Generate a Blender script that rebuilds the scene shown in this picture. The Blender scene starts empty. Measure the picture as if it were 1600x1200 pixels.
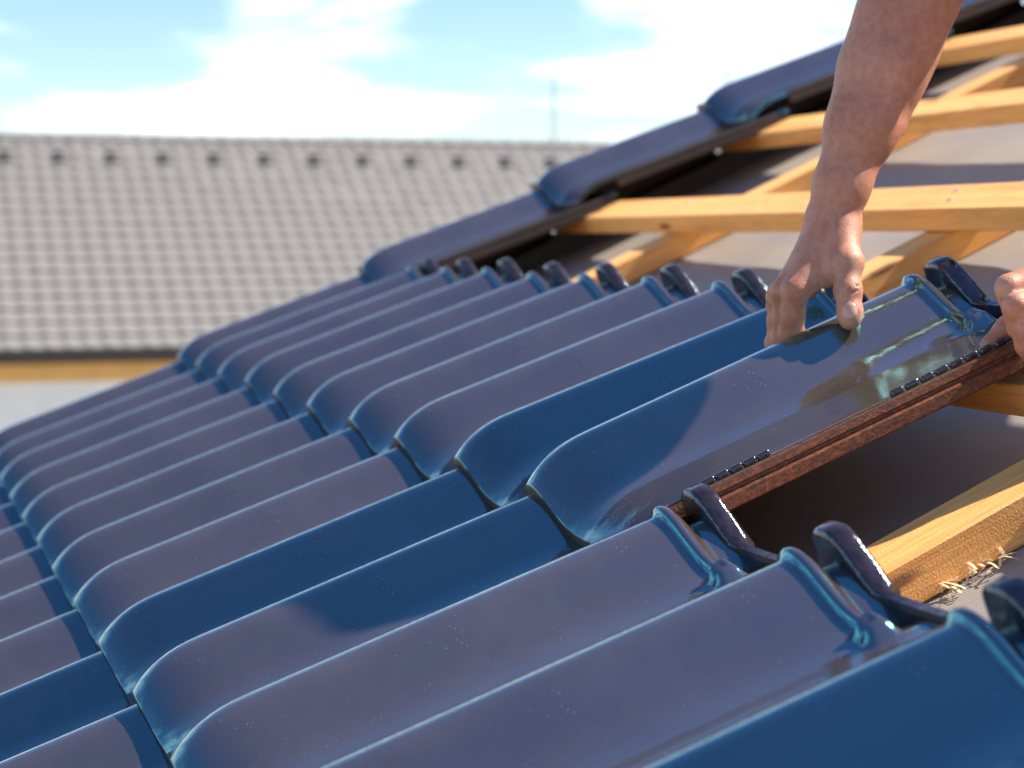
import bpy, bmesh, math, random
import numpy as np
from mathutils import Matrix, Vector
random.seed(7); rng = np.random.default_rng(7)
S = bpy.context.scene
COL = S.collection

# ------------------------------------------------------------------ camera
FPX, YAW, PIT, SL = 3129.493, math.radians(18.1318), math.radians(4.1614), math.radians(24.7143)
CAM = np.array([-0.23251, -4.09349, 0.41915])
L, W = 0.42697, 0.25                       # tile gauge up the slope, tile cover width
Fd = np.array([math.sin(YAW)*math.cos(PIT), math.cos(YAW)*math.cos(PIT), -math.sin(PIT)])
Rt = np.array([math.cos(YAW), -math.sin(YAW), 0.0])
Up = np.cross(Rt, Fd)
cd = bpy.data.cameras.new('camera'); cam = bpy.data.objects.new('camera', cd); COL.objects.link(cam)
m = Matrix.Identity(4)
for i in range(3):
    m[i][0], m[i][1], m[i][2], m[i][3] = Rt[i], Up[i], -Fd[i], CAM[i]
cam.matrix_world = m
cd.sensor_width = 36.0; cd.lens = FPX*36/1600; cd.clip_start = 0.05; cd.clip_end = 5000
cd.dof.use_dof = True; cd.dof.aperture_fstop = 6.2; cd.dof.aperture_blades = 0
S.camera = cam
S.render.resolution_x, S.render.resolution_y = 1024, 768

# roof frame: u along the eaves (away from camera), v up the slope, n off the roof
Uv = np.array([0, 1.0, 0]); Vv = np.array([math.cos(SL), 0, math.sin(SL)]); Nv = np.array([-math.sin(SL), 0, math.cos(SL)])
def rp(u, v, n): return u*Uv + v*Vv + n*Nv
def onu(x, y, u):                          # photo pixel -> (u,v,n) where its ray meets the plane of that u
    d = Fd + Rt*(x-800)/FPX + Up*(600-y)/FPX
    P = CAM + d*(u-CAM[1])/d[1]
    return np.array([u, P@Vv, P@Nv])
def proj(P):
    d = np.asarray(P)-CAM; z = d@Fd
    return 800+FPX*(d@Rt)/z, 600-FPX*(d@Up)/z, z
RM = Matrix(((0, Vv[0], Nv[0], 0), (-1, Vv[1], Nv[1], 0), (0, Vv[2], Nv[2], 0), (0, 0, 0, 1)))  # local x=-u, y=v, z=n
cd.dof.focus_distance = float((rp(-2.47, 0.78, 0)-CAM)@Fd)

# ------------------------------------------------------------------ sun and sky
sa = math.radians(25.0)
sd = -0.06*math.cos(sa)*Uv + math.cos(sa)*Vv + math.sin(sa)*Nv; sd /= np.linalg.norm(sd)
EL = math.asin(sd[2]); AZ = math.atan2(sd[0], sd[1])
sl = bpy.data.lights.new('sun', 'SUN'); sl.energy = 5.0; sl.angle = math.radians(0.53); sl.color = (1.0, 0.9, 0.76)
so = bpy.data.objects.new('sun', sl); COL.objects.link(so)
so.rotation_mode = 'QUATERNION'; so.rotation_quaternion = Vector(sd).to_track_quat('Z', 'Y'); so.location = Vector(sd)*50

def N(nt, t, **kw):
    n = nt.nodes.new(t)
    for k, v in kw.items():
        if k.startswith('i_'):
            key = k[2:]
            n.inputs[int(key) if key.isdigit() else key.replace('_', ' ')].default_value = v
        else: setattr(n, k, v)
    return n
wd = bpy.data.worlds.new('World'); S.world = wd; wd.use_nodes = True
nt = wd.node_tree; nt.nodes.clear(); LK = nt.links.new
sky = N(nt, 'ShaderNodeTexSky', sky_type='NISHITA', sun_disc=False, sun_elevation=EL, sun_rotation=AZ,
        altitude=300.0, air_density=1.0, dust_density=0.2, ozone_density=3.0)
bgs = N(nt, 'ShaderNodeBackground', i_Strength=0.088)
hs = N(nt, 'ShaderNodeHueSaturation', i_Hue=0.505, i_Saturation=1.16, i_Value=1.0)
LK(sky.outputs[0], hs.inputs['Color']); LK(hs.outputs[0], bgs.inputs['Color'])
tc = N(nt, 'ShaderNodeTexCoord')
sx = N(nt, 'ShaderNodeSeparateXYZ'); LK(tc.outputs['Generated'], sx.inputs[0])
zm = N(nt, 'ShaderNodeMath', operation='MAXIMUM', i_1=0.0); LK(sx.outputs[2], zm.inputs[0])
za = N(nt, 'ShaderNodeMath', operation='ADD', i_1=0.2); LK(zm.outputs[0], za.inputs[0])
dx = N(nt, 'ShaderNodeMath', operation='DIVIDE'); LK(sx.outputs[0], dx.inputs[0]); LK(za.outputs[0], dx.inputs[1])
dy = N(nt, 'ShaderNodeMath', operation='DIVIDE'); LK(sx.outputs[1], dy.inputs[0]); LK(za.outputs[0], dy.inputs[1])
cv = N(nt, 'ShaderNodeCombineXYZ', i_2=8.4); LK(dx.outputs[0], cv.inputs[0]); LK(dy.outputs[0], cv.inputs[1])
cn = N(nt, 'ShaderNodeTexNoise', i_Scale=2.3, i_Detail=5.0, i_Roughness=0.5, i_Distortion=0.15); LK(cv.outputs[0], cn.inputs['Vector'])
cr = N(nt, 'ShaderNodeValToRGB'); cr.color_ramp.elements[0].position = 0.415; cr.color_ramp.elements[1].position = 0.63
cr.color_ramp.interpolation = 'EASE'
LK(cn.outputs[0], cr.inputs[0])
# thicker cloud banks lower down the sky, thin scattered ones overhead
hz = N(nt, 'ShaderNodeMapRange', i_1=0.13, i_2=0.48, i_3=1.0, i_4=0.0); LK(sx.outputs[2], hz.inputs[0])
cf = N(nt, 'ShaderNodeMath', operation='MULTIPLY'); LK(cr.outputs[0], cf.inputs[0]); LK(hz.outputs[0], cf.inputs[1])
bgc = N(nt, 'ShaderNodeBackground', i_Color=(0.97, 0.985, 1.0, 1), i_Strength=0.8)
mx = N(nt, 'ShaderNodeMixShader'); LK(cf.outputs[0], mx.inputs[0]); LK(bgs.outputs[0], mx.inputs[1]); LK(bgc.outputs[0], mx.inputs[2])
wo = N(nt, 'ShaderNodeOutputWorld'); LK(mx.outputs[0], wo.inputs[0])

S.view_settings.view_transform = 'Standard'; S.view_settings.look = 'None'
S.view_settings.gamma = 1.0; S.view_settings.use_curve_mapping = False
S.view_settings.exposure = 1.08
S.render.engine = 'CYCLES'

# ------------------------------------------------------------------ helpers
def tag(o, label=None, cat=None, group=None, kind=None):
    if label: o['label'] = label
    if cat: o['category'] = cat
    if group: o['group'] = group
    if kind: o['kind'] = kind
    return o
def empty(name, loc):
    e = bpy.data.objects.new(name, None); e.empty_display_size = 0.2; COL.objects.link(e); e.location = loc; return e
def link(o, parent=None):
    COL.objects.link(o)
    if parent is not None:
        o.parent = parent
        o.matrix_parent_inverse = parent.matrix_basis.inverted()
    return o
def mesh(name, verts, faces, mat, smooth=False):
    me = bpy.data.meshes.new(name); me.from_pydata([tuple(map(float, v)) for v in verts], [], [tuple(int(i) for i in f) for f in faces])
    me.materials.append(mat)
    if smooth: me.polygons.foreach_set('use_smooth', [True]*len(me.polygons))
    me.update(); return me
def ob(name, me, parent=None, mw=None, local=False):
    o = bpy.data.objects.new(name, me)
    if mw is not None: o.matrix_basis = mw
    COL.objects.link(o)
    if parent is not None:
        o.parent = parent
        if not local: o.matrix_parent_inverse = parent.matrix_basis.inverted()
    return o
def boxmesh(name, x0, x1, y0, y1, z0, z1, mat, bev=0.002, seg=1):
    bm = bmesh.new(); bmesh.ops.create_cube(bm, size=1.0)
    for v in bm.verts:
        v.co = ((x0+x1)/2+v.co.x*(x1-x0), (y0+y1)/2+v.co.y*(y1-y0), (z0+z1)/2+v.co.z*(z1-z0))
    if bev: bmesh.ops.bevel(bm, geom=list(bm.edges), offset=bev, segments=seg, affect='EDGES', profile=0.5)
    me = bpy.data.meshes.new(name); bm.to_mesh(me); bm.free(); me.materials.append(mat); return me

# ------------------------------------------------------------------ materials
def material(name):
    mt = bpy.data.materials.new(name); mt.use_nodes = True; nt = mt.node_tree
    return mt, nt, nt.nodes['Principled BSDF'], nt.links.new
def ramp(nt, stops):
    r = nt.nodes.new('ShaderNodeValToRGB'); e = r.color_ramp.elements
    while len(e) < len(stops): e.new(0.5)
    for k, (p, c) in enumerate(stops): e[k].position = p; e[k].color = (*c, 1) if len(c) == 3 else c
    return r

def glaze(name, base=(0.065, 0.045, 0.038)):
    mt, nt, b, K = material(name)
    t = N(nt, 'ShaderNodeTexCoord')
    oi = N(nt, 'ShaderNodeObjectInfo')
    n1 = N(nt, 'ShaderNodeTexNoise', i_Scale=9.0, i_Detail=4.0); K(t.outputs['Object'], n1.inputs['Vector'])
    r1 = ramp(nt, [(0.3, tuple(c*0.86 for c in base)), (0.7, tuple(c*1.12 for c in base))]); K(n1.outputs[0], r1.inputs[0])
    # dust specks
    vo = N(nt, 'ShaderNodeTexVoronoi', i_Scale=230.0, i_Randomness=1.0); K(t.outputs['Object'], vo.inputs['Vector'])
    sp = ramp(nt, [(0.06, (1, 1, 1)), (0.09, (0, 0, 0))]); K(vo.outputs['Distance'], sp.inputs[0])
    n2 = N(nt, 'ShaderNodeTexNoise', i_Scale=45.0, i_Detail=2.0); K(t.outputs['Object'], n2.inputs['Vector'])
    r2 = ramp(nt, [(0.53, (0, 0, 0)), (0.64, (1, 1, 1))]); K(n2.outputs[0], r2.inputs[0])
    ml = N(nt, 'ShaderNodeMath', operation='MULTIPLY'); K(sp.outputs[0], ml.inputs[0]); K(r2.outputs[0], ml.inputs[1])
    mc = N(nt, 'ShaderNodeMix', data_type='RGBA'); K(ml.outputs[0], mc.inputs[0]); K(r1.outputs[0], mc.inputs[6]); mc.inputs[7].default_value = (0.5, 0.48, 0.45, 1)
    # thin film of dust in broad smears
    n3 = N(nt, 'ShaderNodeTexNoise', i_Scale=5.0, i_Detail=6.0, i_Roughness=0.65); K(t.outputs['Object'], n3.inputs['Vector'])
    r3 = ramp(nt, [(0.5, (0, 0, 0)), (0.8, (0.10, 0.10, 0.10))]); K(n3.outputs[0], r3.inputs[0])
    md = N(nt, 'ShaderNodeMix', data_type='RGBA'); K(r3.outputs[0], md.inputs[0]); K(mc.outputs[2], md.inputs[6]); md.inputs[7].default_value = (0.3, 0.27, 0.25, 1)
    tv = N(nt, 'ShaderNodeMapRange', i_3=0.88, i_4=1.12); K(oi.outputs['Random'], tv.inputs[0])
    vm = N(nt, 'ShaderNodeVectorMath', operation='SCALE'); K(md.outputs[2], vm.inputs[0]); K(tv.outputs[0], vm.inputs['Scale'])
    K(vm.outputs[0], b.inputs['Base Color'])
    rr = N(nt, 'ShaderNodeMapRange', i_1=0.3, i_2=0.75, i_3=0.05, i_4=0.11); K(n3.outputs[0], rr.inputs[0]); K(rr.outputs[0], b.inputs['Roughness'])
    b.inputs['IOR'].default_value = 2.9; b.inputs['Specular Tint'].default_value = (0.06, 0.80, 1.0, 1); b.inputs['Coat Weight'].default_value = 0.6; b.inputs['Coat Roughness'].default_value = 0.03; b.inputs['Coat IOR'].default_value = 1.5
    # orange peel
    n4 = N(nt, 'ShaderNodeTexNoise', i_Scale=260.0, i_Detail=1.0); K(t.outputs['Object'], n4.inputs['Vector'])
    n5 = N(nt, 'ShaderNodeTexNoise', i_Scale=28.0, i_Detail=2.0); K(t.outputs['Object'], n5.inputs['Vector'])
    ad = N(nt, 'ShaderNodeMath', operation='MULTIPLY_ADD', i_1=3.0); K(n5.outputs[0], ad.inputs[0]); K(n4.outputs[0], ad.inputs[2])
    bp = N(nt, 'ShaderNodeBump', i_Strength=0.2, i_Distance=0.0008); K(ad.outputs[0], bp.inputs['Height']); K(bp.outputs[0], b.inputs['Normal'])
    return mt
M_glaze = glaze('navy_glaze')

def terracotta():
    mt, nt, b, K = material('terracotta_edge')
    t = N(nt, 'ShaderNodeTexCoord'); mp = N(nt, 'ShaderNodeMapping'); mp.inputs['Scale'].default_value = (300, 150, 300); K(t.outputs['Object'], mp.inputs[0])
    n1 = N(nt, 'ShaderNodeTexNoise', i_Scale=1.0, i_Detail=8.0, i_Roughness=0.7); K(mp.outputs[0], n1.inputs['Vector'])
    r = ramp(nt, [(0.34, (0.06, 0.028, 0.021)), (0.5, (0.14, 0.052, 0.03)), (0.64, (0.26, 0.085, 0.038)), (0.8, (0.42, 0.17, 0.08))]); K(n1.outputs[0], r.inputs[0])
    K(r.outputs[0], b.inputs['Base Color']); b.inputs['Roughness'].default_value = 0.42
    n2 = N(nt, 'ShaderNodeTexNoise', i_Scale=420.0, i_Detail=3.0); K(t.outputs['Object'], n2.inputs['Vector'])
    bp = N(nt, 'ShaderNodeBump', i_Strength=0.6, i_Distance=0.001); K(n2.outputs[0], bp.inputs['Height']); K(bp.outputs[0], b.inputs['Normal'])
    return mt
M_terra = terracotta()

def wood(name, axis, base=(0.94, 0.48, 0.145), dark=(0.78, 0.33, 0.075)):
    mt, nt, b, K = material(name)
    t = N(nt, 'ShaderNodeTexCoord'); oi = N(nt, 'ShaderNodeObjectInfo')
    of = N(nt, 'ShaderNodeVectorMath', operation='ADD'); K(t.outputs['Object'], of.inputs[0])
    sc = N(nt, 'ShaderNodeMath', operation='MULTIPLY', i_1=37.0); K(oi.outputs['Random'], sc.inputs[0]); K(sc.outputs[0], of.inputs[1])
    mp = N(nt, 'ShaderNodeMapping'); s = [34, 34, 34]; s[axis] = 1.6; mp.inputs['Scale'].default_value = s; K(of.outputs[0], mp.inputs[0])
    n1 = N(nt, 'ShaderNodeTexNoise', i_Scale=1.0, i_Detail=5.0, i_Roughness=0.55, i_Distortion=0.8); K(mp.outputs[0], n1.inputs['Vector'])
    mp2 = N(nt, 'ShaderNodeMapping'); s2 = [420, 420, 420]; s2[axis] = 16; mp2.inputs['Scale'].default_value = s2; K(of.outputs[0], mp2.inputs[0])
    n2 = N(nt, 'ShaderNodeTexNoise', i_Scale=1.0, i_Detail=3.0); K(mp2.outputs[0], n2.inputs['Vector'])
    r = ramp(nt, [(0.28, dark), (0.47, base), (0.75, tuple(min(1, c*1.18) for c in base))]); K(n1.outputs[0], r.inputs[0])
    r2 = ramp(nt, [(0.3, (0.62, 0.55, 0.5)), (0.6, (1, 1, 1))]); K(n2.outputs[0], r2.inputs[0])
    mc = N(nt, 'ShaderNodeMix', data_type='RGBA', blend_type='MULTIPLY'); mc.inputs[0].default_value = 0.6
    K(r.outputs[0], mc.inputs[6]); K(r2.outputs[0], mc.inputs[7]); 
    # knots
    vo = N(nt, 'ShaderNodeTexVoronoi', i_Scale=1.0); mp3 = N(nt, 'ShaderNodeMapping'); s3 = [13, 13, 13]; s3[axis] = 3.3; mp3.inputs['Scale'].default_value = s3
    K(of.outputs[0], mp3.inputs[0]); K(mp3.outputs[0], vo.inputs['Vector'])
    rk = ramp(nt, [(0.06, (1, 1, 1)), (0.12, (0, 0, 0))]); K(vo.outputs['Distance'], rk.inputs[0])
    mk = N(nt, 'ShaderNodeMix', data_type='RGBA'); K(rk.outputs[0], mk.inputs[0]); K(mc.outputs[2], mk.inputs[6]); mk.inputs[7].default_value = (0.26, 0.11, 0.04, 1)
    K(mk.outputs[2], b.inputs['Base Color']); b.inputs['Roughness'].default_value = 0.62
    n3 = N(nt, 'ShaderNodeTexNoise', i_Scale=500.0, i_Detail=1.0); K(of.outputs[0], n3.inputs['Vector'])
    ad = N(nt, 'ShaderNodeMath', operation='ADD'); K(n2.outputs[0], ad.inputs[0]); K(n3.outputs[0], ad.inputs[1])
    bp = N(nt, 'ShaderNodeBump', i_Strength=0.4, i_Distance=0.0012); K(ad.outputs[0], bp.inputs['Height']); K(bp.outputs[0], b.inputs['Normal'])
    return mt
M_woodu = wood('pine_along_eaves', 0); M_woodv = wood('pine_along_slope', 1)

def simple(name, col, rough=0.6, var=0.12, scale=8.0, bump=0.0, bscale=60.0, metal=0.0):
    mt, nt, b, K = material(name)
    t = N(nt, 'ShaderNodeTexCoord'); n1 = N(nt, 'ShaderNodeTexNoise', i_Scale=scale, i_Detail=5.0, i_Roughness=0.6); K(t.outputs['Object'], n1.inputs['Vector'])
    r = ramp(nt, [(0.3, tuple(c*(1-var) for c in col)), (0.7, tuple(min(1, c*(1+var)) for c in col))]); K(n1.outputs[0], r.inputs[0]); K(r.outputs[0], b.inputs['Base Color'])
    b.inputs['Roughness'].default_value = rough; b.inputs['Metallic'].default_value = metal
    if bump:
        n2 = N(nt, 'ShaderNodeTexNoise', i_Scale=bscale, i_Detail=3.0); K(t.outputs['Object'], n2.inputs['Vector'])
        bp = N(nt, 'ShaderNodeBump', i_Strength=bump, i_Distance=0.01); K(n2.outputs[0], bp.inputs['Height']); K(bp.outputs[0], b.inputs['Normal'])
    return mt

def underlay():
    mt, nt, b, K = material('underlay_membrane')
    t = N(nt, 'ShaderNodeTexCoord')
    n1 = N(nt, 'ShaderNodeTexNoise', i_Scale=3.0, i_Detail=6.0, i_Roughness=0.6); K(t.outputs['Object'], n1.inputs['Vector'])
    r = ramp(nt, [(0.3, (0.29, 0.275, 0.26)), (0.7, (0.40, 0.37, 0.335))]); K(n1.outputs[0], r.inputs[0])
    # woven dot grid
    w1 = N(nt, 'ShaderNodeTexWave', i_Scale=120.0, wave_type='BANDS', bands_direction='X'); w2 = N(nt, 'ShaderNodeTexWave', i_Scale=120.0, wave_type='BANDS', bands_direction='Y')
    K(t.outputs['Object'], w1.inputs['Vector']); K(t.outputs['Object'], w2.inputs['Vector'])
    ml = N(nt, 'ShaderNodeMath', operation='MULTIPLY'); K(w1.outputs['Fac'], ml.inputs[0]); K(w2.outputs['Fac'], ml.inputs[1])
    rw = ramp(nt, [(0.2, (1, 1, 1)), (0.7, (0.72, 0.72, 0.75))]); K(ml.outputs[0], rw.inputs[0])
    mc = N(nt, 'ShaderNodeMix', data_type='RGBA', blend_type='MULTIPLY'); mc.inputs[0].default_value = 1.0; K(r.outputs[0], mc.inputs[6]); K(rw.outputs[0], mc.inputs[7])
    # sawdust specks
    vo = N(nt, 'ShaderNodeTexVoronoi', i_Scale=85.0); K(t.outputs['Object'], vo.inputs['Vector'])
    sp = ramp(nt, [(0.05, (1, 1, 1)), (0.09, (0, 0, 0))]); K(vo.outputs['Distance'], sp.inputs[0])
    n2 = N(nt, 'ShaderNodeTexNoise', i_Scale=14.0, i_Detail=3.0); K(t.outputs['Object'], n2.inputs['Vector'])
    r2 = ramp(nt, [(0.52, (0, 0, 0)), (0.62, (1, 1, 1))]); K(n2.outputs[0], r2.inputs[0])
    m2 = N(nt, 'ShaderNodeMath', operation='MULTIPLY'); K(sp.outputs[0], m2.inputs[0]); K(r2.outputs[0], m2.inputs[1])
    md = N(nt, 'ShaderNodeMix', data_type='RGBA'); K(m2.outputs[0], md.inputs[0]); K(mc.outputs[2], md.inputs[6]); md.inputs[7].default_value = (0.62, 0.5, 0.34, 1)
    K(md.outputs[2], b.inputs['Base Color']); b.inputs['Roughness'].default_value = 0.5
    bp = N(nt, 'ShaderNodeBump', i_Strength=0.5, i_Distance=0.001); K(ml.outputs[0], bp.inputs['Height']); K(bp.outputs[0], b.inputs['Normal'])
    return mt
M_under = underlay()
M_render = simple('white_render', (0.85, 0.85, 0.83), 0.85, 0.05, 2.0, 0.2)
M_ochre = simple('ochre_band', (0.8, 0.47, 0.16), 0.7, 0.08, 3.0)
M_brick = simple('grey_render', (0.5, 0.48, 0.45), 0.9, 0.1, 3.0, 0.3)
M_gutter = simple('brown_gutter_paint', (0.055, 0.04, 0.033), 0.4, 0.1)
M_grass = simple('dry_ground', (0.3, 0.27, 0.22), 0.9, 0.25, 0.3, 0.4, 8.0)
M_zinc = simple('galvanised_steel', (0.55, 0.55, 0.56), 0.35, 0.12, 12.0, metal=0.9)
M_polewood = simple('weathered_pole', (0.42, 0.40, 0.38), 0.8, 0.2)
M_black = simple('verge_shade_black', (0.02, 0.02, 0.02), 0.5, 0.2)
M_ctile = simple('grey_concrete_tile', (0.195, 0.187, 0.183), 0.85, 0.13, 1.7, 0.3, 90.0)
M_cdark = simple('dark_vent_hood', (0.12, 0.11, 0.105), 0.7, 0.15)

M_lug = simple('dark_lug_glaze', (0.030, 0.018, 0.017), 0.13, 0.5, 70.0, 0.12, 140.0); M_lug.node_tree.nodes['Principled BSDF'].inputs['IOR'].default_value = 1.9; M_lug.node_tree.nodes['Principled BSDF'].inputs['Specular Tint'].default_value = (0.55, 0.8, 1.0, 1)
M_rail = simple('dark_clay_and_shade', (0.045, 0.03, 0.025), 0.5, 0.4, 90.0)  # dark clay of the rails, also the shade painted on tile fronts
# ------------------------------------------------------------------ ground
GZ = -4.6
g = 600.0
go = ob('ground', mesh('ground', [(-g, -g, GZ), (g, -g, GZ), (g, 1500, GZ), (-g, 1500, GZ)], [(0, 1, 2, 3)], M_grass)); tag(go, kind='structure')

# ------------------------------------------------------------------ interlocking tile
ca = np.array([-.04, -.03, -.022, -.012, 0, .010, .018, .026, .035, .045, .055, .065, .08, .1, .13, .17, .2, .215])
ch = np.array([-.036, -.0185, -.0080, -.0018, 0, -.0010, -.0040, -.0095, -.0185, -.0282, -.0360, -.0410, -.0452, -.0480, -.0485, -.047, -.0440, -.0415])
_da = np.linspace(-.045, .22, 531); _dh = np.interp(_da, ca, ch)
_k = np.exp(-0.5*(np.arange(-14, 15)/7.0)**2); _k /= _k.sum()
_dh = np.convolve(np.pad(_dh, 14, mode='edge'), _k, 'valid')
def prof(a): return np.interp(a, _da, _dh)
LN0, LNK = 0.0245, 0.083
def sstep(x, a, b):
    t = np.clip((x-a)/(b-a), 0, 1); return t*t*(3-2*t)
RIB, CH0 = 0.464, 0.473
def nose_drop(b): return 0.0245*np.clip(1-b/0.085, 0, 1)**2.7
def tile_h(a, b):
    a = np.asarray(a, float); b = np.asarray(b, float)
    z = prof(a) + LN0 - LNK*b
    z = z - nose_drop(b)
    # water bar near the head, channel behind it
    on = sstep(a, -.04, -.02)*sstep(a, .1, .075)
    z = z + 0.0075*on*np.exp(-((b-RIB)/.0058)**4)
    z = z - 0.019*sstep(b, CH0-.002, CH0+.006)*sstep(a, .11, .05)*sstep(a, -.045, -.03)
    # little side block at the foot of the water bar
    z = z + 0.017*np.exp(-((a-.098)/.013)**4-((b-RIB+.002)/.013)**4)
    z = z - 0.009*np.exp(-((a-.098)/.0035)**2-((b-RIB+.006)/.009)**4)
    return z
av = np.concatenate([np.arange(-.04, .12, .004), np.arange(.12, .2, .012), [.2, .206, .211, .215]])
bv = np.concatenate([[0, .0012, .003, .006, .01, .015, .021, .028, .036, .045, .055, .065, .08], np.arange(.1, .44, .03), np.arange(.442, .49, .0025), [.49, .494, .5, .512]])
def tile_mesh(name, thick=0.010):
    A, B = np.meshgrid(av, bv, indexing='ij'); na, nb = A.shape
    Z = tile_h(A, B)
    top = np.stack([A, B, Z], -1).reshape(-1, 3)
    # underside pushed along the surface normal
    ga = np.gradient(Z, av, axis=0); 
    nl = np.sqrt(1+ga**2)
    Bz = prof(A)+LN0-LNK*B-nose_drop(B)
    bot = np.stack([A+np.clip(ga, -2, 2)/nl*thick*0.6, B, np.minimum(Bz, Z)-thick*np.minimum(nl, 1.5)], -1).reshape(-1, 3)
    V = np.concatenate([top, bot]); o = na*nb; Fc = []
    idx = lambda i, j: i*nb+j
    for i in range(na-1):
        for j in range(nb-1):
            a0, b0, c0, d0 = idx(i, j), idx(i+1, j), idx(i+1, j+1), idx(i, j+1)
            Fc.append((a0, b0, c0, d0)); Fc.append((o+d0, o+c0, o+b0, o+a0))
    for i in range(na-1):
        Fc.append((idx(i+1, 0), idx(i, 0), o+idx(i, 0), o+idx(i+1, 0)))
        Fc.append((idx(i, nb-1), idx(i+1, nb-1), o+idx(i+1, nb-1), o+idx(i, nb-1)))
    for j in range(nb-1):
        Fc.append((idx(0, j), idx(0, j+1), o+idx(0, j+1), o+idx(0, j)))
        Fc.append((idx(na-1, j+1), idx(na-1, j), o+idx(na-1, j), o+idx(na-1, j+1)))
    me = mesh(name, V, Fc, M_glaze, True)
    me.materials.append(M_terra); me.materials.append(M_rail)
    k = (na-1)*(nb-1)*2
    for p in me.polygons:
        if p.index < k and p.index % 2 == 1: p.material_index = 1
        if k <= p.index < k+2*(na-1) and (p.index-k) % 2 == 0: p.material_index = 2  # front edges coloured dark for the shadow gap under each nose
    bm = bmesh.new(); bm.from_mesh(me)
    for e in bm.edges:
        if len(e.link_faces) == 2 and e.calc_face_angle(0) > math.radians(62): e.smooth = False
    bm.to_mesh(me); bm.free()
    return me
ME_TILE = tile_mesh('roof_tile')

def sweep(name, secs, mat, smooth=True):
    """secs: list of closed cross-sections (same length) joined into a tube with end caps"""
    n = len(secs[0]); V = [p for s in secs for p in s]; Fc = []
    for i in range(len(secs)-1):
        for j in range(n):
            a, b = i*n+j, i*n+(j+1) % n
            Fc.append((a, b, b+n, a+n))
    Fc.append(tuple(range(n-1, -1, -1))); Fc.append(tuple(range((len(secs)-1)*n, len(secs)*n)))
    me = mesh(name, V, Fc, mat, smooth)
    bm = bmesh.new(); bm.from_mesh(me); bmesh.ops.recalc_face_normals(bm, faces=bm.faces)
    for e in bm.edges:
        if len(e.link_faces) == 2 and e.calc_face_angle(0) > math.radians(50): e.smooth = False
    bm.to_mesh(me); bm.free(); return me

def lug_mesh():
    tops = [(-.031, -.026), (-.027, -.0125), (-.020, -.0095), (-.008, -.0085), (.001, -.009), (.008, -.013), (.016, -.0215), (.030, -.0405), (.039, -.0525), (.045, -.0565), (.055, -.0585), (.1, -.0585), (.15, -.0575), (.2, -.0555)]
    secs = []
    for a, n in tops:
        hw = .0105 if a < .044 else .006
        if a in (-.031, .2): hw *= .8
        base = float(tile_h(a, .5))-.006
        base = min(base, n-.006)
        b0 = .5035; r = .0035
        pts = []
        for t, (sx_, sz_) in zip((0, 1, 2, 3, 4, 5), ((-1, 0), (-.92, .55), (-.6, .95), (.6, .95), (.92, .55), (1, 0))):
            pts.append((a, b0+sx_*hw, n-r*2+sz_*r*2 if sz_ else n-r*2))
        pts += [(a, b0+hw*1.25, base), (a, b0-hw*1.25, base)]
        secs.append(pts)
    return sweep('head_lug', secs, M_lug)
ME_LUG = lug_mesh()

def rail_mesh(mat, name='side_rail'):
    cs = [(.199, -.0525), (.206, -.0425), (.2185, -.0428), (.2195, -.0500), (.2165, -.0525), (.2165, -.0545), (.2225, -.0570), (.2225, -.0680), (.2195, -.0700), (.203, -.0690)]
    secs = []
    for b in (.094, .096, .13, .2, .27, .34, .41, .47, .500):
        sh = 0.0012 if b in (.094, .5) else 0
        secs.append([(a-sh*(1 if a > .21 else -1), b, z+LN0-LNK*b-(sh if z > -.05 else -sh)) for a, z in cs])
    return sweep(name, secs, mat, False)
def stub_mesh(mat):
    cs = [(.199, -.0525), (.206, -.0440), (.215, -.0440), (.2165, -.050), (.2165, -.0575), (.203, -.0590)]
    return sweep('front_stub', [[(a, b, z+LN0-LNK*b-(.016 if b < .03 else 0)) for a, z in cs] for b in (.014, .045, .0945)], mat, False)
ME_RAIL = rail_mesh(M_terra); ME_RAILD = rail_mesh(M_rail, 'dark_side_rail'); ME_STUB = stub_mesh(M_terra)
def tooth_mesh():
    bm = bmesh.new(); bmesh.ops.create_cube(bm, size=1.0)
    for v in bm.verts: v.co = (v.co.x*.0075, v.co.y*.0140, v.co.z*.0065)
    bmesh.ops.bevel(bm, geom=list(bm.edges), offset=.0024, segments=2, affect='EDGES', profile=.5)
    me = bpy.data.meshes.new('locking_tooth'); bm.to_mesh(me); bm.free(); me.materials.append(M_lug)
    me.polygons.foreach_set('use_smooth', [True]*len(me.polygons)); return me
ME_TOOTH = tooth_mesh()

# ------------------------------------------------------------------ the house whose roof is being tiled
house = empty('house', (1.2, -3.0, GZ))
tag(house, 'house roof with glossy navy interlocking tiles half laid over pine battens', 'house')
def roof_m(u, v, n=0.0, rot=None):
    return Matrix.Translation(Vector(rp(u, v, n))) @ RM @ (rot if rot else Matrix.Identity(4))
def jit(a): return random.uniform(-a, a)
def add_tile(i, j, lug=True, flap=False, rail=False, name='roof_tile'):
    rot = Matrix.Rotation(jit(.0035), 4, 'X') @ Matrix.Rotation(jit(.003), 4, 'Z') @ Matrix.Rotation(jit(.003), 4, 'Y')
    t = ob(name, ME_TILE, house, roof_m(-i*W+jit(.0012), j*L+jit(.0025), jit(.0008), rot))
    if lug: ob('head_lug', ME_LUG, t, local=True)
    if rail:
        ob('side_rail', ME_RAILD, t, local=True)
    if flap:
        ob('verge_flap', ME_FLAP, t, local=True)
    return t
ME_FLAP = sweep('verge_flap', [[(-.052, b, .0-LNK*b+.0), (-.040, b, -.012-LNK*b), (-.040, b, -.11-LNK*b), (-.052, b, -.11-LNK*b)] for b in (.003, .2, .43)], M_rail, False)
for j in range(-2, 8):
    add_tile(0, j, lug=True, flap=True, rail=j > 1, name='verge_tile')
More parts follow.
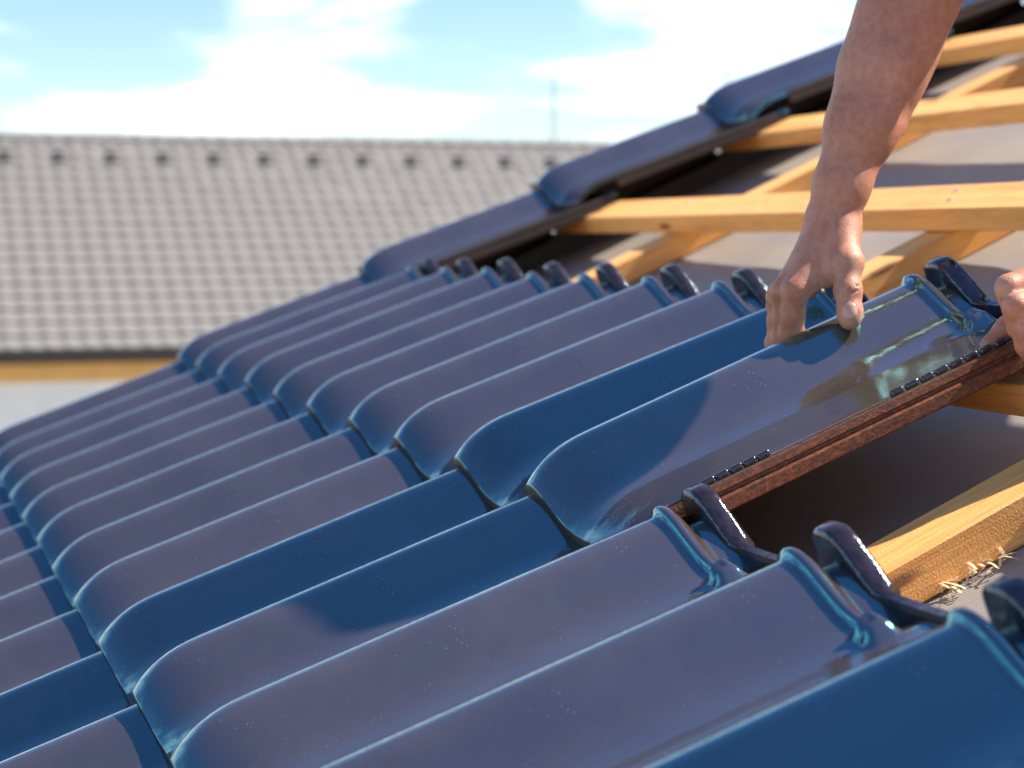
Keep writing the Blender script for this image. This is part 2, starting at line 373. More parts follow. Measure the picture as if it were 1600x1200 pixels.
for j in (-2, -1, 0, 1):
    for i in range(1, 16):
        if j == 1 and i > 8: continue
        if j == -2 and i > 12: continue
        add_tile(i, j, lug=(j == 1 or (j == 0 and i > 8)), rail=(j == 1 and i == 8))

# timbers: battens along the eaves, counter battens up the slope
NB0, NB1 = -.080, -.1145
UF, UN = 0.0, -6.0
for j in range(-2, 9):
    wv = .088 if j >= 0 else .06
    b0 = j*L+.421
    me = boxmesh('batten', -UF+.0, -UN, b0, b0+wv, NB1, NB0, M_woodu, .002)
    ob('batten', me, house, RM.copy() @ Matrix.Rotation(jit(.002), 4, 'Z'))
for u in (-.648, -1.608, -2.573, -3.53, -4.5):
    me = boxmesh('counter_batten', -u-.0375, -u+.0375, -.95, 6.0, -.1575, -.1165, M_woodv, .002)
    ob('counter_batten', me, house, RM.copy())
me = boxmesh('verge_board', -.035, .045, -.95, 6.0, -.30, -.1165, M_black, .003); ob('verge_board', me, house, RM.copy())  # black colour stands in for the shadow beneath the verge tiles
# underlay: slightly sagging sheet
nu, nv = 60, 70
us = np.linspace(.045, 6.0, nu); vs = np.linspace(-.95, 6.0, nv)
V = []
for a in us:
    for v in vs:
        d = min(abs(a-x) for x in (.0, .648, 1.608, 2.573, 3.53, 4.5, 6.0))
        V.append((a, v, -.1585-.010*min(1, d/.3)**1.2+.0035*math.sin(9*a+3*v+2*math.sin(4*v))*math.cos(7*v)*min(1, d/.1)))
Fc = [(i*nv+j, (i+1)*nv+j, (i+1)*nv+j+1, i*nv+j+1) for i in range(nu-1) for j in range(nv-1)]
ob('underlay', mesh('underlay', V, Fc, M_under, True), house, RM.copy())
ob('roof_deck', boxmesh('roof_deck', .046, 6.0, -.94, 5.99, -.30, -.185, M_woodv, .0), house, RM.copy())
# walls below
xe = rp(0, -.75, -.3); xr = rp(0, 5.9, -.3)
wv_ = []
for y in (-.12, -5.9):
    wv_ += [(xe[0], y, GZ), (xr[0], y, GZ), (xr[0], y, xr[2]-.01), (xe[0], y, xe[2]-.01)]
ob('wall', mesh('wall', wv_, [(0, 1, 2, 3), (7, 6, 5, 4), (0, 4, 5, 1), (1, 5, 6, 2), (2, 6, 7, 3), (3, 7, 4, 0)], M_brick), house)
# batten nails
ME_NAIL = None
bm = bmesh.new(); bmesh.ops.create_cone(bm, cap_ends=True, segments=10, radius1=.0045, radius2=.004, depth=.002)
ME_NAIL = bpy.data.meshes.new('nail'); bm.to_mesh(ME_NAIL); bm.free(); ME_NAIL.materials.append(M_zinc)
for j in (1, 2, 3, 4):
    for u in (-.648, -1.608):
        for d in (-.015, .016):
            ob('nail', ME_NAIL, house, roof_m(u+d, j*L+.421+.044+d, NB0+.001))

# ------------------------------------------------------------------ the tile in the worker's hands
HR = Matrix.Rotation(math.atan(.0165/.46), 4, 'X')
held = ob('held_tile', ME_TILE.copy(), None, roof_m(-9*W, L, .0005, HR)); held.data.name = 'held_tile'
tag(held, 'glossy navy roof tile with bare terracotta side, held in both hands', 'roof tile')
ob('head_lug', ME_LUG, held, local=True); ob('side_rail', ME_RAIL, held, local=True); ob('front_stub', ME_STUB, held, local=True)
for b in [.098+.0145*k for k in range(5)]+[.30+.0165*k for k in range(8)]:
    ob('locking_tooth', ME_TOOTH, held, Matrix.Translation((.2115, b, -.0415+LN0-LNK*b+.0025)), local=True)

# ------------------------------------------------------------------ unseen pipes added up the roof to cast shadow bands on the tiles
def pipe(u, v, h, r, label):
    p0 = rp(u, v, -.17)
    e = empty('shadow_pipe', p0); tag(e, label, 'pipe', 'unseen pipes added to shade the tiles')
    def cyl(name, z0, z1, r0, r1, mat, seg=32):
        V = []; Fc = []
        for z, rr in ((z0, r0), (z1, r1)):
            V += [(p0[0]+rr*math.cos(t*2*math.pi/seg), p0[1]+rr*math.sin(t*2*math.pi/seg), p0[2]+z) for t in range(seg)]
        Fc = [(k, (k+1) % seg, seg+(k+1) % seg, seg+k) for k in range(seg)]+[tuple(range(seg-1, -1, -1)), tuple(range(seg, 2*seg))]
        ob(name, mesh(name, V, Fc, mat, False), e)
    cyl('pipe', -.05, h, r, r, M_zinc); cyl('collar', 0.0, .14, r*1.35, r*1.06, M_zinc); cyl('cap', h+.05, h+.16, r*1.5, .02, M_zinc)
    for k in range(3):
        t = k*2*math.pi/3
        x, y = p0[0]+r*.85*math.cos(t), p0[1]+r*.85*math.sin(t)
        ob('cap_leg', boxmesh('cap_leg', x-.008, x+.008, y-.008, y+.008, p0[2]+h-.02, p0[2]+h+.06, M_zinc, 0), e)
pipe(-2.245, 2.45, 2.1, .105, 'tall unseen pipe added to shade the tile column behind the right arm')
pipe(-3.18, 2.2, 1.55, .105, 'shorter unseen pipe added to shade the tiles nearer the camera')

# ------------------------------------------------------------------ neighbouring house with grey tiled roof
nh = empty('neighbour_house', (8.0, 36.0, GZ)); tag(nh, 'white house with pale grey concrete tiled roof and brown gutter', 'house')
YE, YR = -4.09+31.0, -4.09+36.1
ZE, ZR = -1.29, 2.17
TW = 0.30; NR = 18
sl_len = math.hypot(YR-YE, ZR-ZE); ang = math.atan2(ZR-ZE, YR-YE); G = sl_len/NR
X0, X1 = -2.4, 17.7
def ctile_verts():
    xs = np.linspace(0, TW, 11); hh = .023*(.5-.5*np.cos(xs/TW*2*math.pi))**1.3
    V = []; 
    for k, (b, dz) in enumerate(((0, -.01), (0, .030), (.015, .046), (G*1.03, .006))):
        for x, h in zip(xs, hh): V.append((x, b, dz+h*(1 if k else 1)))
    n = len(xs)
    F = [(r*n+i, r*n+i+1, (r+1)*n+i+1, (r+1)*n+i) for r in range(3) for i in range(n-1)]
    return V, F
CV, CF = ctile_verts()
ME_CT = mesh('concrete_tile', CV, CF, M_ctile, False)
NM = Matrix(((1, 0, 0), (0, math.cos(ang), -math.sin(ang)), (0, math.sin(ang), math.cos(ang)))).to_4x4()
roof = ob('roof', boxmesh('roof', X0-.1, X1+.1, 0, sl_len, -.12, -.01, M_ctile, 0), nh, Matrix.Translation((0, YE, ZE)) @ NM)
cells = []
for r in range(NR):
    for c in range(int((X1-X0)/TW)):
        x = X0+c*TW; p = np.array([x+TW/2, YE+r*G*math.cos(ang), ZE+r*G*math.sin(ang)])
        px, py, z = proj(p); cells.append((z if (-40 < px < 1000 and py < 700-.466*px) else 1e3+z, r, x))
cells.sort(); SV, SF = [], []
for k, (z, r, x) in enumerate(cells):
    loc = (x+jit(.004), r*G+jit(.006), jit(.003))
    if k < 300:
        t = ob('roof_tile', ME_CT, roof, Matrix.Translation(loc) @ Matrix.Rotation(jit(.006), 4, 'X'), local=True)
    else:
        o = len(SV); SV += [(a+loc[0], b+loc[1], c_+loc[2]) for a, b, c_ in CV]; SF += [tuple(i+o for i in f) for f in CF]
st = ob('roof_tiles', mesh('roof_tiles', SV, SF, M_ctile), roof, local=True); tag(st, kind='stuff')
# half-round ridge tiles with raised collars
def ridge_mesh():
    secs = []
    for x, r in ((0, .125), (.05, .125), (.055, .112), (.40, .105)):
        secs.append([(x, r*math.cos(t), r*.8*math.sin(t)) for t in np.linspace(-.35, math.pi+.35, 13)])
    return sweep('ridge_tile', secs, M_ctile, False)
ME_RG = ridge_mesh()
for k in range(int((X1-X0)/.385)):
    ob('ridge_tile', ME_RG, roof, Matrix.Translation((X0+k*.385, sl_len, .0)) @ Matrix.Rotation(-ang, 4, 'X'), local=True)
# vent hoods in the second course from the ridge
bm = bmesh.new(); bmesh.ops.create_uvsphere(bm, u_segments=14, v_segments=8, radius=1)
for v in bm.verts: v.co = (v.co.x*.13, v.co.y*.17, max(v.co.z, -.3)*.13)
ME_HOOD = bpy.data.meshes.new('vent_hood'); bm.to_mesh(ME_HOOD); bm.free(); ME_HOOD.materials.append(M_cdark)
for k in range(0, 22):
    ob('vent_hood', ME_HOOD, roof, Matrix.Translation((X0+.2+k*.9, sl_len-2.05*G, .045)), local=True)
# far slope, walls, ochre band, gutter, downpipe
ob('far_roof_slope', boxmesh('far_roof_slope', X0-.1, X1+.1, 0, sl_len, -.12, -.02, M_ctile, 0), nh, Matrix.Translation((0, 2*YR-YE, ZE)) @ Matrix.Rotation(math.pi, 4, 'Z') @ NM @ Matrix.Translation((-(X0+X1), 0, 0)))
YW = YE+.45
ob('wall', boxmesh('wall', X0+.2, X1-.2, YW, 2*YR-YW, GZ, ZE+.16, M_render, 0), nh)
ob('wall_band', boxmesh('wall_band', X0+.2, X1-.2, YW-.03, YW-.002, ZE-.50, ZE-.12, M_ochre, 0), nh)  # flat ochre strip across the wall below the gutter
gs = []
for x in (X0-.1, X1+.1):
    gs.append([(x, YE-.06+.085*math.cos(t), ZE-.06+.085*math.sin(t)) for t in np.linspace(math.pi, 2*math.pi, 9)]+[(x, YE-.06+.08*math.cos(t), ZE-.06+.08*math.sin(t)) for t in np.linspace(2*math.pi, math.pi, 9)])
ob('gutter', sweep('gutter', gs, M_gutter, False), nh)
ob('fascia', boxmesh('fascia', X0-.1, X1+.1, YE+.02, YE+.045, ZE-.19, ZE-.012, M_gutter, 0), nh)
dd = Fd+Rt*(-798/FPX)+Up*((600-660)/FPX); dpx = CAM[0]+dd[0]*(YW-.09-CAM[1])/dd[1]
ob('downpipe', sweep('downpipe', [[(dpx-.03+.05*math.cos(t), YW-.09+.05*math.sin(t), z) for t in np.linspace(0, 2*math.pi, 13)[:-1]] for z in (GZ, -2.72)], M_gutter, False), nh)

# ------------------------------------------------------------------ utility poles behind the ridge
def upole(px, ytop, D, label):
    d = Fd+Rt*(px-800)/FPX+Up*(600-ytop)/FPX; P = CAM+d*(D-CAM[1])/d[1]
    e = empty('utility_pole', (P[0], P[1], GZ)); tag(e, label, 'pole')
    ob('pole', sweep('pole', [[(P[0]+r*math.cos(t), P[1]+r*math.sin(t), z) for t in np.linspace(0, 2*math.pi, 13)[:-1]] for z, r in ((GZ, .10), (P[2], .05))], M_polewood, True), e)
    ob('pole_cap', sweep('pole_cap', [[(P[0]+r*math.cos(t), P[1]+r*math.sin(t), P[2]+z) for t in np.linspace(0, 2*math.pi, 13)[:-1]] for z, r in ((.0, .06), (.05, .06), (.1, .01))], M_zinc, True), e)
upole(866, 120, 62, 'thin grey pole rising above the neighbouring roof ridge')
upole(1136, 92, 80, 'farther grey pole just above the upper verge tiles')


# ------------------------------------------------------------------ the worker (smooth blended volumes meshed as one surface)
def surface_nets(f, org, h):
    s = f < 0
    nx, ny, nz = f.shape
    cnt = np.zeros((nx-1, ny-1, nz-1), np.int8)
    for i in (0, 1):
        for j in (0, 1):
            for k in (0, 1): cnt += s[i:nx-1+i, j:ny-1+j, k:nz-1+k]
    act = (cnt > 0) & (cnt < 8)
    ids = np.full(act.shape, -1, np.int64); I = np.argwhere(act); ids[act] = np.arange(len(I))
    acc = np.zeros((len(I), 3)); num = np.zeros(len(I))
    cor = [(0, 0, 0), (1, 0, 0), (0, 1, 0), (0, 0, 1), (1, 1, 0), (1, 0, 1), (0, 1, 1), (1, 1, 1)]
    for a in range(8):
        for b in range(a+1, 8):
            ca_, cb_ = np.array(cor[a]), np.array(cor[b])
            if abs(ca_-cb_).sum() != 1: continue
            fa = f[tuple((I+ca_).T)]; fb = f[tuple((I+cb_).T)]
            m_ = (fa < 0) != (fb < 0)
            t = np.where(m_, fa/np.where(m_, fa-fb, 1), 0)
            acc += np.where(m_[:, None], ca_+(cb_-ca_)*t[:, None], 0); num += m_
    P = (I+acc/num[:, None])*h+org
    Q = []
    for ax in range(3):
        sl0 = [slice(None)]*3; sl1 = [slice(None)]*3; sl0[ax] = slice(0, -1); sl1[ax] = slice(1, None)
        ch_ = s[tuple(sl0)] != s[tuple(sl1)]
        E_ = np.argwhere(ch_)
        o1, o2 = [(1, 2), (2, 0), (0, 1)][ax]
        ok = (E_[:, o1] > 0) & (E_[:, o2] > 0) & (E_[:, o1] < f.shape[o1]-1) & (E_[:, o2] < f.shape[o2]-1); E_ = E_[ok]
        d1 = np.zeros(3, int); d1[o1] = 1; d2 = np.zeros(3, int); d2[o2] = 1
        q = np.stack([ids[tuple((E_-d1-d2).T)], ids[tuple((E_-d2).T)], ids[tuple(E_.T)], ids[tuple((E_-d1).T)]], 1)
        ins = s[tuple(E_.T)]
        q[~ins] = q[~ins][:, ::-1]
        Q.append(q)
    return P, np.concatenate(Q)

def smin(a, b, k):
    h = np.clip(.5+.5*(b-a)/k, 0, 1); return b+(a-b)*h-k*h*(1-h)
class Field:
    def __init__(s, lo, hi, h):
        s.lo = np.array(lo, float); s.h = h; s.n = np.ceil((np.array(hi)-s.lo)/h).astype(int)+1
        s.f = np.full(s.n, 0.2, np.float32)
    def like(s):
        o = Field.__new__(Field); o.lo, o.h, o.n = s.lo, s.h, s.n; o.f = np.full(s.n, 0.2, np.float32); return o
    def sub(s, lo, hi):
        a = np.clip(np.floor((lo-s.lo)/s.h).astype(int), 0, s.n); b = np.clip(np.ceil((hi-s.lo)/s.h).astype(int)+1, 0, s.n)
        return tuple(slice(x, y) for x, y in zip(a, b))
    def grid(s, w):
        ax = [s.lo[i]+s.h*np.arange(w[i].start, w[i].stop) for i in range(3)]
        return np.stack(np.meshgrid(*ax, indexing='ij'), -1)
    def cone(s, p, q, r0, r1, k):
        p = np.array(p, float); q = np.array(q, float); m_ = max(r0, r1)+k+2*s.h+.004
        w = s.sub(np.minimum(p, q)-m_, np.maximum(p, q)+m_)
        X = s.grid(w)
        if X.size == 0: return
        d = q-p; L2 = d@d+1e-12
        t = np.clip(((X-p)@d)/L2, 0, 1)
        D = np.linalg.norm(X-p-t[..., None]*d, axis=-1)-(r0+(r1-r0)*t)
        s.f[w] = smin(s.f[w], D.astype(np.float32), k)
    def chain(s, pts, rs, k):
        for i in range(len(pts)-1): s.cone(pts[i], pts[i+1], rs[i], rs[i+1], k)
    def ball(s, p, r, k, sc=(1, 1, 1)):
        p = np.array(p, float); sc = np.array(sc, float); m_ = r*max(sc)+k+2*s.h
        w = s.sub(p-m_, p+m_); X = (s.grid(w)-p)/sc
        if X.size == 0: return
        D = (np.linalg.norm(X, axis=-1)-r)*min(sc); s.f[w] = smin(s.f[w], D.astype(np.float32), k)
    def carve(s, p, q, r, k):
        p = np.array(p, float); q = np.array(q, float); m_ = r+k+2*s.h
        w = s.sub(np.minimum(p, q)-m_, np.maximum(p, q)+m_); X = s.grid(w)
        if X.size == 0: return
        d = q-p; t = np.clip(((X-p)@d)/(d@d+1e-12), 0, 1); D = np.linalg.norm(X-p-t[..., None]*d, axis=-1)-r
        s.f[w] = -smin(-s.f[w], D.astype(np.float32), k)
    def union(s, o): s.f = np.minimum(s.f, o.f)
    def blend(s, o, k): s.f = smin(s.f, o.f, k)
    def mesh(s): return surface_nets(s.f, s.lo, s.h)

def skin_mat():
    mt, nt, b, K = material('skin')
    t = N(nt, 'ShaderNodeTexCoord')
    n1 = N(nt, 'ShaderNodeTexNoise', i_Scale=16.0, i_Detail=5.0, i_Roughness=0.6); K(t.outputs['Object'], n1.inputs['Vector'])
    r = ramp(nt, [(0.3, (0.43, 0.175, 0.105)), (0.5, (0.52, 0.235, 0.15)), (0.72, (0.58, 0.285, 0.195))]); K(n1.outputs[0], r.inputs[0])
    n2 = N(nt, 'ShaderNodeTexNoise', i_Scale=120.0, i_Detail=4.0); K(t.outputs['Object'], n2.inputs['Vector'])
    r2 = ramp(nt, [(0.35, (0.86, 0.8, 0.78)), (0.6, (1, 1, 1))]); K(n2.outputs[0], r2.inputs[0])
    mc = N(nt, 'ShaderNodeMix', data_type='RGBA', blend_type='MULTIPLY'); mc.inputs[0].default_value = 1.0; K(r.outputs[0], mc.inputs[6]); K(r2.outputs[0], mc.inputs[7])
    # clay dust from the tiles on the hands
    n5 = N(nt, 'ShaderNodeTexNoise', i_Scale=38.0, i_Detail=6.0, i_Roughness=0.7); K(t.outputs['Object'], n5.inputs['Vector'])
    r5 = ramp(nt, [(0.5, (0, 0, 0)), (0.75, (0.45, 0.45, 0.45))]); K(n5.outputs[0], r5.inputs[0])
    at = N(nt, 'ShaderNodeAttribute', attribute_name='hand'); mm = N(nt, 'ShaderNodeMath', operation='MULTIPLY'); K(r5.outputs[0], mm.inputs[0]); K(at.outputs['Fac'], mm.inputs[1])
    md = N(nt, 'ShaderNodeMix', data_type='RGBA'); K(mm.outputs[0], md.inputs[0]); K(mc.outputs[2], md.inputs[6]); md.inputs[7].default_value = (0.55, 0.42, 0.36, 1)
    K(md.outputs[2], b.inputs['Base Color']); b.inputs['Roughness'].default_value = 0.5
    b.inputs['Subsurface Weight'].default_value = 0.12; b.inputs['Subsurface Radius'].default_value = (1.0, 0.35, 0.2); b.inputs['Subsurface Scale'].default_value = 0.006
    vo = N(nt, 'ShaderNodeTexVoronoi', i_Scale=420.0, feature='DISTANCE_TO_EDGE'); K(t.outputs['Object'], vo.inputs['Vector'])
    rv = ramp(nt, [(0.0, (0, 0, 0)), (0.25, (1, 1, 1))]); K(vo.outputs['Distance'], rv.inputs[0])
    n3 = N(nt, 'ShaderNodeTexNoise', i_Scale=60.0, i_Detail=3.0, i_Distortion=1.5); K(t.outputs['Object'], n3.inputs['Vector'])
    ad = N(nt, 'ShaderNodeMath', operation='MULTIPLY_ADD', i_1=3.0); K(n3.outputs[0], ad.inputs[0]); K(rv.outputs[0], ad.inputs[2])
    bp = N(nt, 'ShaderNodeBump', i_Strength=0.25, i_Distance=0.0008); K(ad.outputs[0], bp.inputs['Height']); K(bp.outputs[0], b.inputs['Normal'])
    return mt
M_skin = skin_mat()
M_nail = simple('fingernail', (0.6, 0.34, 0.26), 0.3, 0.08, 60.0)
M_shirt = simple('grey_tshirt', (0.16, 0.17, 0.2), 0.9, 0.2, 20.0, 0.3, 120.0)
M_trous = simple('work_trousers', (0.06, 0.065, 0.08), 0.9, 0.25, 15.0, 0.3, 120.0)
M_boot = simple('brown_boot', (0.09, 0.05, 0.03), 0.7, 0.2)
M_hair = simple('brown_hair', (0.05, 0.03, 0.02), 0.6, 0.3, 60.0, 0.6, 200.0)
px = onu
# ---- right arm: seen from the thumb side, fingers hooked over the far edge of the held tile
elbR = px(1434, -38, -2.215)
arm = [elbR, px(1408, 40, -2.216), px(1378, 108, -2.218), px(1346, 200, -2.222), px(1315, 290, -2.225), px(1300, 345, -2.226)]
ar = [.0430, .0430, .0410, .0350, .0262, .0232]
F1 = Field((-2.36, .66, -.09), (-2.08, 1.16, .40), .0018)
F1.chain(arm, ar, .02)
F1.ball(px(1446, -20, -2.225), .036, .03); F1.cone(px(1395, 20, -2.205), px(1350, 150, -2.212), .034, .024, .02)
F1.cone(px(1425, 90, -2.22), px(1392, 190, -2.222), .022, .012, .02)
F1.ball(px(1279, 338, -2.218), .013, .012)          # ulna head
F1.ball(px(1328, 352, -2.232), .011, .014)
wr = px(1300, 350, -2.226)
mcp = [px(1243, 454, -2.243), px(1226, 455, -2.222), px(1218, 464, -2.200), px(1217, 478, -2.180)]
pip = [px(1237, 522, -2.222), px(1222, 530, -2.200), px(1212, 536, -2.183), px(1213, 540, -2.168)]
# fingers hook under the far edge of the roll
def hook(p, d): return [p+np.array([-.002, .006, -.020]), p+np.array([-.012+d, .020, -.026])]
F2 = F1.like()
rad = [(.0138, .0126, .0108, .0090), (.0128, .0108, .0094, .0082), (.0120, .0100, .0088, .0078), (.0105, .0088, .0078, .0068)]
for k in range(4):
    one = F1.like()
    d1_, d2_ = hook(pip[k], 0)
    base = mcp[k]+(wr-mcp[k])*.35
    one.chain([base, mcp[k], (mcp[k]+pip[k])/2+np.array([-.001, -.0015, 0]), pip[k], d1_, d2_], [.011, rad[k][0], rad[k][1]*.97, rad[k][1], rad[k][2], rad[k][3]], .005)
    one.ball(mcp[k]+np.array([-.001, -.004, .001]), .0098, .006); one.ball(pip[k]+np.array([0, -.0015, 0]), rad[k][1]*1.0, .004)
    F2.union(one)
# palm and back of the hand
for k in range(4):
    F1.cone(wr+np.array([0, .002*(k-1), .0]), mcp[k]+np.array([0, .004, .002]), .0190, .0125, .012)
F1.cone(px(1302, 385, -2.235), px(1268, 440, -2.245), .018, .010, .012)
F1.cone(px(1290, 400, -2.22), px(1262, 450, -2.205), .020, .012, .012)
F1.blend(F2, .006)
# thumb
th = [px(1318, 368, -2.240), px(1322, 412, -2.262), px(1325, 455, -2.274), px(1328, 488, -2.281), px(1328, 499, -2.284)]
T1 = F1.like()
T1.chain(th, [.0170, .0150, .0132, .0122, .0108], .006)
T1.ball(th[1]+np.array([-.001, .003, 0]), .0145, .008); T1.ball(th[2], .0134, .004)
F1.blend(T1, .011)
F1.cone(px(1305, 420, -2.25), px(1292, 438, -2.245), .009, .007, .012)   # web
for t_ in (-.004, 0, .0045):                                                # thumb knuckle creases
    c_ = th[2]+(th[3]-th[2])*(.05+t_/.02)
    F1.carve(c_+np.array([-.0133, -.007, 0]), c_+np.array([-.0133, .007, .0006]), .0006, .0012)
for t_ in (-.0035, 0, .0035):
    c_ = pip[0]+np.array([-.0112, -.004, .012+t_]); F1.carve(c_, c_+np.array([.001, -.005, 0]), .0007, .001)
P1, Q1 = F1.mesh()
# ---- left hand at the head of the tile's bare side
FL = Field((-2.66, .76, -.12), (-2.40, 1.16, .22), .0022)
G2 = FL.like()
lm_ = [px(1625, 428, -2.510), px(1640, 470, -2.525), px(1655, 505, -2.535), px(1668, 540, -2.540)]
lp_ = [px(1576, 450, -2.512), px(1588, 478, -2.527), px(1610, 515, -2.537), px(1628, 545, -2.542)]
ld_ = [px(1592, 512, -2.506), px(1604, 540, -2.520), px(1622, 572, -2.528), px(1640, 600, -2.535)]
lt_ = [px(1606, 538, -2.492), px(1618, 566, -2.506), px(1634, 592, -2.514), px(1652, 620, -2.520)]
lw = px(1728, 430, -2.545)
for k in range(4):
    one = FL.like(); rr = [(.0128, .0122, .0102, .0085), (.0126, .0118, .0100, .0085), (.0118, .0108, .0094, .0080), (.0105, .0096, .0084, .0072)][k]
    one.chain([lm_[k]+(lw-lm_[k])*.3, lm_[k], lp_[k], ld_[k], lt_[k]], [.011, *rr], .004)
    G2.union(one)
for k in range(4): FL.cone(lw, lm_[k], .020, .0135, .012)
FL.blend(G2, .005)
one = FL.like()
lth = [px(1640, 455, -2.470), px(1606, 480, -2.458), px(1572, 515, -2.447), px(1545, 540, -2.442)]
one.chain([lw, *lth], [.018, .0150, .0125, .0108, .0088], .006); FL.blend(one, .006)
elbL = np.array([-2.60, 1.27, .07])
FL.chain([lw, lw+(elbL-lw)*.35], [.024, .03], .02)
P2, Q2 = FL.mesh()
# ---- the rest of the body, crouched further up the slope
FB = Field((-3.0, .98, -.18), (-1.95, 2.35, .78), .013)
shR, shL = np.array([-2.13, 1.23, .47]), np.array([-2.27, 1.52, .19]); neck = np.array([-2.19, 1.33, .45]); head = np.array([-2.30, 1.28, .42])
chest = np.array([-2.11, 1.45, .32]); belly = np.array([-2.10, 1.62, .25]); hip = np.array([-2.10, 1.84, .17])
def torso(f, g_):
    f.chain([chest, belly, hip], [.115+g_, .11+g_, .115+g_], .06); f.cone(shR+np.array([.02, .03, -.03]), shL+np.array([.03, 0, -.02]), .06+g_, .06+g_, .06)
    f.cone(hip+np.array([.05, 0, 0]), hip-np.array([.05, 0, 0]), .10+g_, .10+g_, .06)
def upper(f, g_, fr=1.0):
    f.cone(shR, shR+(elbR-shR)*fr, .055+g_, (.055+(.040-.055)*fr)+g_, .04); f.cone(shL, shL+(elbL-shL)*fr, .055+g_, (.055+(.040-.055)*fr)+g_, .04)
kneeR, kneeL = np.array([-1.97, 1.60, .0]), np.array([-2.27, 1.66, .0]); ankR, ankL = np.array([-2.00, 2.02, -.01]), np.array([-2.22, 2.05, -.01])
def legs(f, g_):
    for s_, k_, a_ in ((.06, kneeR, ankR), (-.06, kneeL, ankL)):
        f.chain([hip+np.array([s_, 0, -.02]), k_, a_], [.085+g_, .06+g_, .042+g_], .03)
torso(FB, 0); upper(FB, 0); legs(FB, 0)
FB.cone(lw+(elbL-lw)*.2, elbL, .030, .042, .02); FB.cone(arm[1], elbR, .040, .043, .02)
FB.cone(neck+np.array([.02, .0, -.03]), head+np.array([.03, .0, .0]), .055, .055, .04)
FB.ball(head, .078, .03, (1.15, 1, 1.2)); FB.ball(head+np.array([-.035, -.01, -.055]), .05, .04)      # skull, jaw
FB.cone(head+np.array([-.088, -.01, -.005]), head+np.array([-.105, -.012, -.028]), .010, .014, .012)              # nose
for s_ in (-1, 1): FB.ball(head+np.array([.01, s_*.078, -.01]), .02, .01, (1, .6, 1.5))                    # ears
P3, Q3 = FB.mesh()
def tow(P): return P[:, :1]*Uv+P[:, 1:2]*Vv+P[:, 2:3]*Nv
base_p = rp(-2.12, 1.8, -.08)
person = empty('person', base_p); tag(person, 'person with bare forearms crouching low to set the glossy tile', 'person')
def fast_mesh(name, parts, mat):
    V = np.concatenate([tow(p) for p, q in parts]); off = np.cumsum([0]+[len(p) for p, q in parts]); Q = np.concatenate([q[:, ::-1]+o for (p, q), o in zip(parts, off)])
    me = bpy.data.meshes.new(name); me.vertices.add(len(V)); me.vertices.foreach_set('co', V.astype(np.float32).ravel())
    me.loops.add(Q.size); me.loops.foreach_set('vertex_index', Q.astype(np.int32).ravel())
    me.polygons.add(len(Q)); me.polygons.foreach_set('loop_start', np.arange(0, Q.size, 4, dtype=np.int32)); 
    me.update(calc_edges=True); me.validate(); me.polygons.foreach_set('use_smooth', [True]*len(me.polygons)); me.materials.append(mat)
    return me
me = fast_mesh('body', [(P1, Q1), (P2, Q2), (P3, Q3)], M_skin)
bm = bmesh.new(); bm.from_mesh(me); bmesh.ops.recalc_face_normals(bm, faces=bm.faces); bmesh.ops.smooth_vert(bm, verts=bm.verts, factor=.4, use_axis_x=True, use_axis_y=True, use_axis_z=True); bm.to_mesh(me); bm.free()
wv1 = np.clip((wr[2]+.03-P1[:, 2])/.06, 0, 1)
at_ = me.attributes.new('hand', 'FLOAT', 'POINT'); at_.data.foreach_set('value', np.concatenate([wv1, np.ones(len(P2)), np.zeros(len(P3))]).astype(np.float32))
body = ob('body', me, person)
# thumb nail: curved plate on the back of the last joint
def nail(c, ax, out, wd_, ln_, rr):
    ax = ax/np.linalg.norm(ax); out = out-ax*(out@ax); out /= np.linalg.norm(out); sd_ = np.cross(ax, out); V = []; n_ = 9
    for i in range(n_):
        t = -1+2*i/(n_-1)
        for j in range(n_):
            s_ = -1+2*j/(n_-1); w_ = wd_*math.sqrt(max(0.02, 1-(max(0, abs(t)-.35)/.72)**2))
            x_ = s_*w_; V.append(tow(((c+ax*t*ln_+sd_*x_+out*(math.sqrt(max(rr*rr-x_*x_, 0))-.0016*max(0, t)**2-.0010*(abs(s_)**4+max(0, -t)**4)))[None]))[0])
    F_ = [(i*n_+j, (i+1)*n_+j, (i+1)*n_+j+1, i*n_+j+1) for i in range(n_-1) for j in range(n_-1)]
    return mesh('thumb_nail', V, F_, M_nail, True)
toc = np.array([(CAM@Uv), CAM@Vv, CAM@Nv])
ax_ = th[4]-th[2]; out_ = (toc-th[3])/np.linalg.norm(toc-th[3])+np.array([0, .2, .5])
ob('thumb_nail', nail(th[3]+ax_*.06, ax_, out_, .0074, .0084, .0143), body)
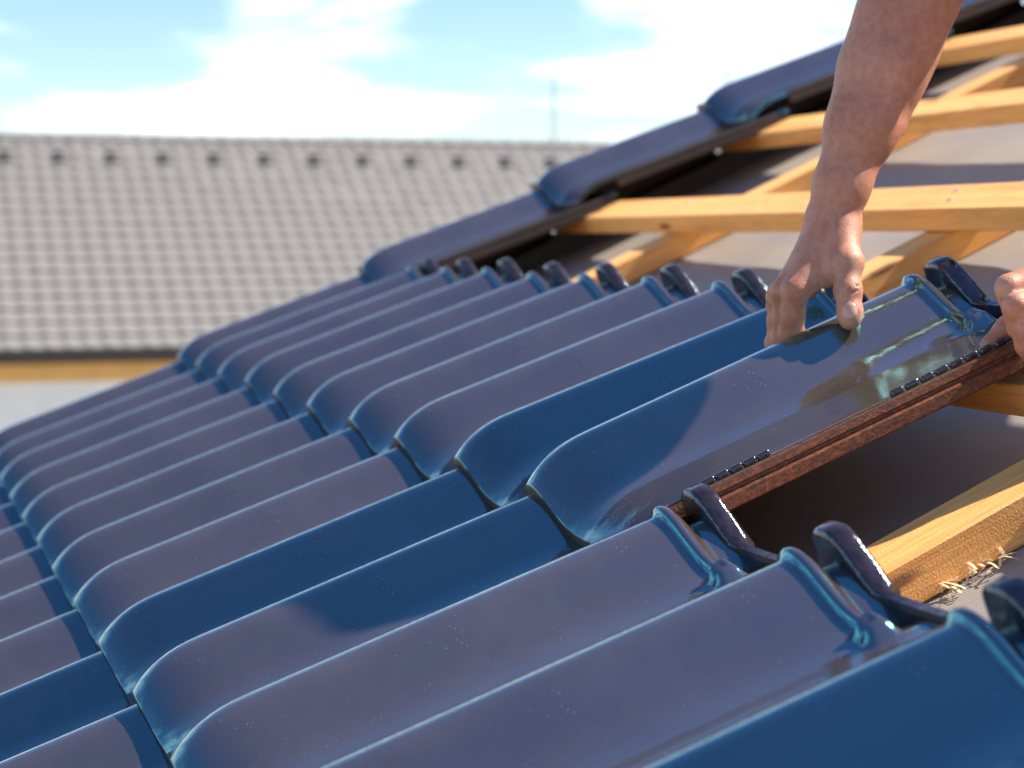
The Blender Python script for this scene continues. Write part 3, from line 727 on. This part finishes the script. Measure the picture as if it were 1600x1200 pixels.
def cloth(name, fn, mat):
    f = Field((-3.0, .98, -.20), (-1.95, 2.35, .80), .013); fn(f); P, Q = f.mesh()
    me = fast_mesh(name, [(P, Q)], mat); bm = bmesh.new(); bm.from_mesh(me); bmesh.ops.recalc_face_normals(bm, faces=bm.faces); bm.to_mesh(me); bm.free(); ob(name, me, person)
def f_shirt(f): torso(f, .014); upper(f, .016, .45)
def f_tr(f): legs(f, .014); f.cone(hip+np.array([.05, .02, -.01]), hip+np.array([-.05, .02, -.01]), .118, .118, .06)
def f_boot(f):
    for a_ in (ankR, ankL): f.chain([a_+np.array([0, -.05, .02]), a_+np.array([0, .03, 0]), a_+np.array([0, .05, -.05])], [.058, .056, .05], .02); f.cone(a_+np.array([0, .05, -.03]), a_+np.array([0, .06, -.12]), .05, .045, .02)
def f_hair(f): f.ball(head+np.array([.022, 0, .025]), .080, .02, (1.12, 1.03, 1.2))
cloth('shirt', f_shirt, M_shirt); cloth('trousers', f_tr, M_trous); cloth('boots', f_boot, M_boot); cloth('hair', f_hair, M_hair)

# ------------------------------------------------------------------ wood shavings beside the near counter batten
V, Fc = [], []
for k in range(34):
    a = 2.573+.0375+abs(random.gauss(.006, .009)); v = random.gauss(.655, .022); z = -.158+random.uniform(.001, .010)
    t = random.uniform(0, math.pi); ln = random.uniform(.003, .011); w_ = random.uniform(.0006, .0016); dz = random.uniform(-.004, .004)
    c, s_ = math.cos(t), math.sin(t); o = len(V)
    for q in range(4):
        f_ = -1+2*q/3; bend = .002*(1-f_*f_)
        V += [(a+c*ln*f_-s_*w_, v+s_*ln*f_+c*w_, z+dz*f_+bend), (a+c*ln*f_+s_*w_, v+s_*ln*f_-c*w_, z+dz*f_+bend+.0004)]
    Fc += [(o+2*q, o+2*q+1, o+2*q+3, o+2*q+2) for q in range(3)]
sh = ob('wood_shavings', mesh('wood_shavings', V, Fc, simple('pale_shavings', (0.75, 0.58, 0.36), 0.7, 0.1)), None, RM.copy())
tag(sh, 'pale wood shavings lying along the near timber', 'shavings', kind='stuff')
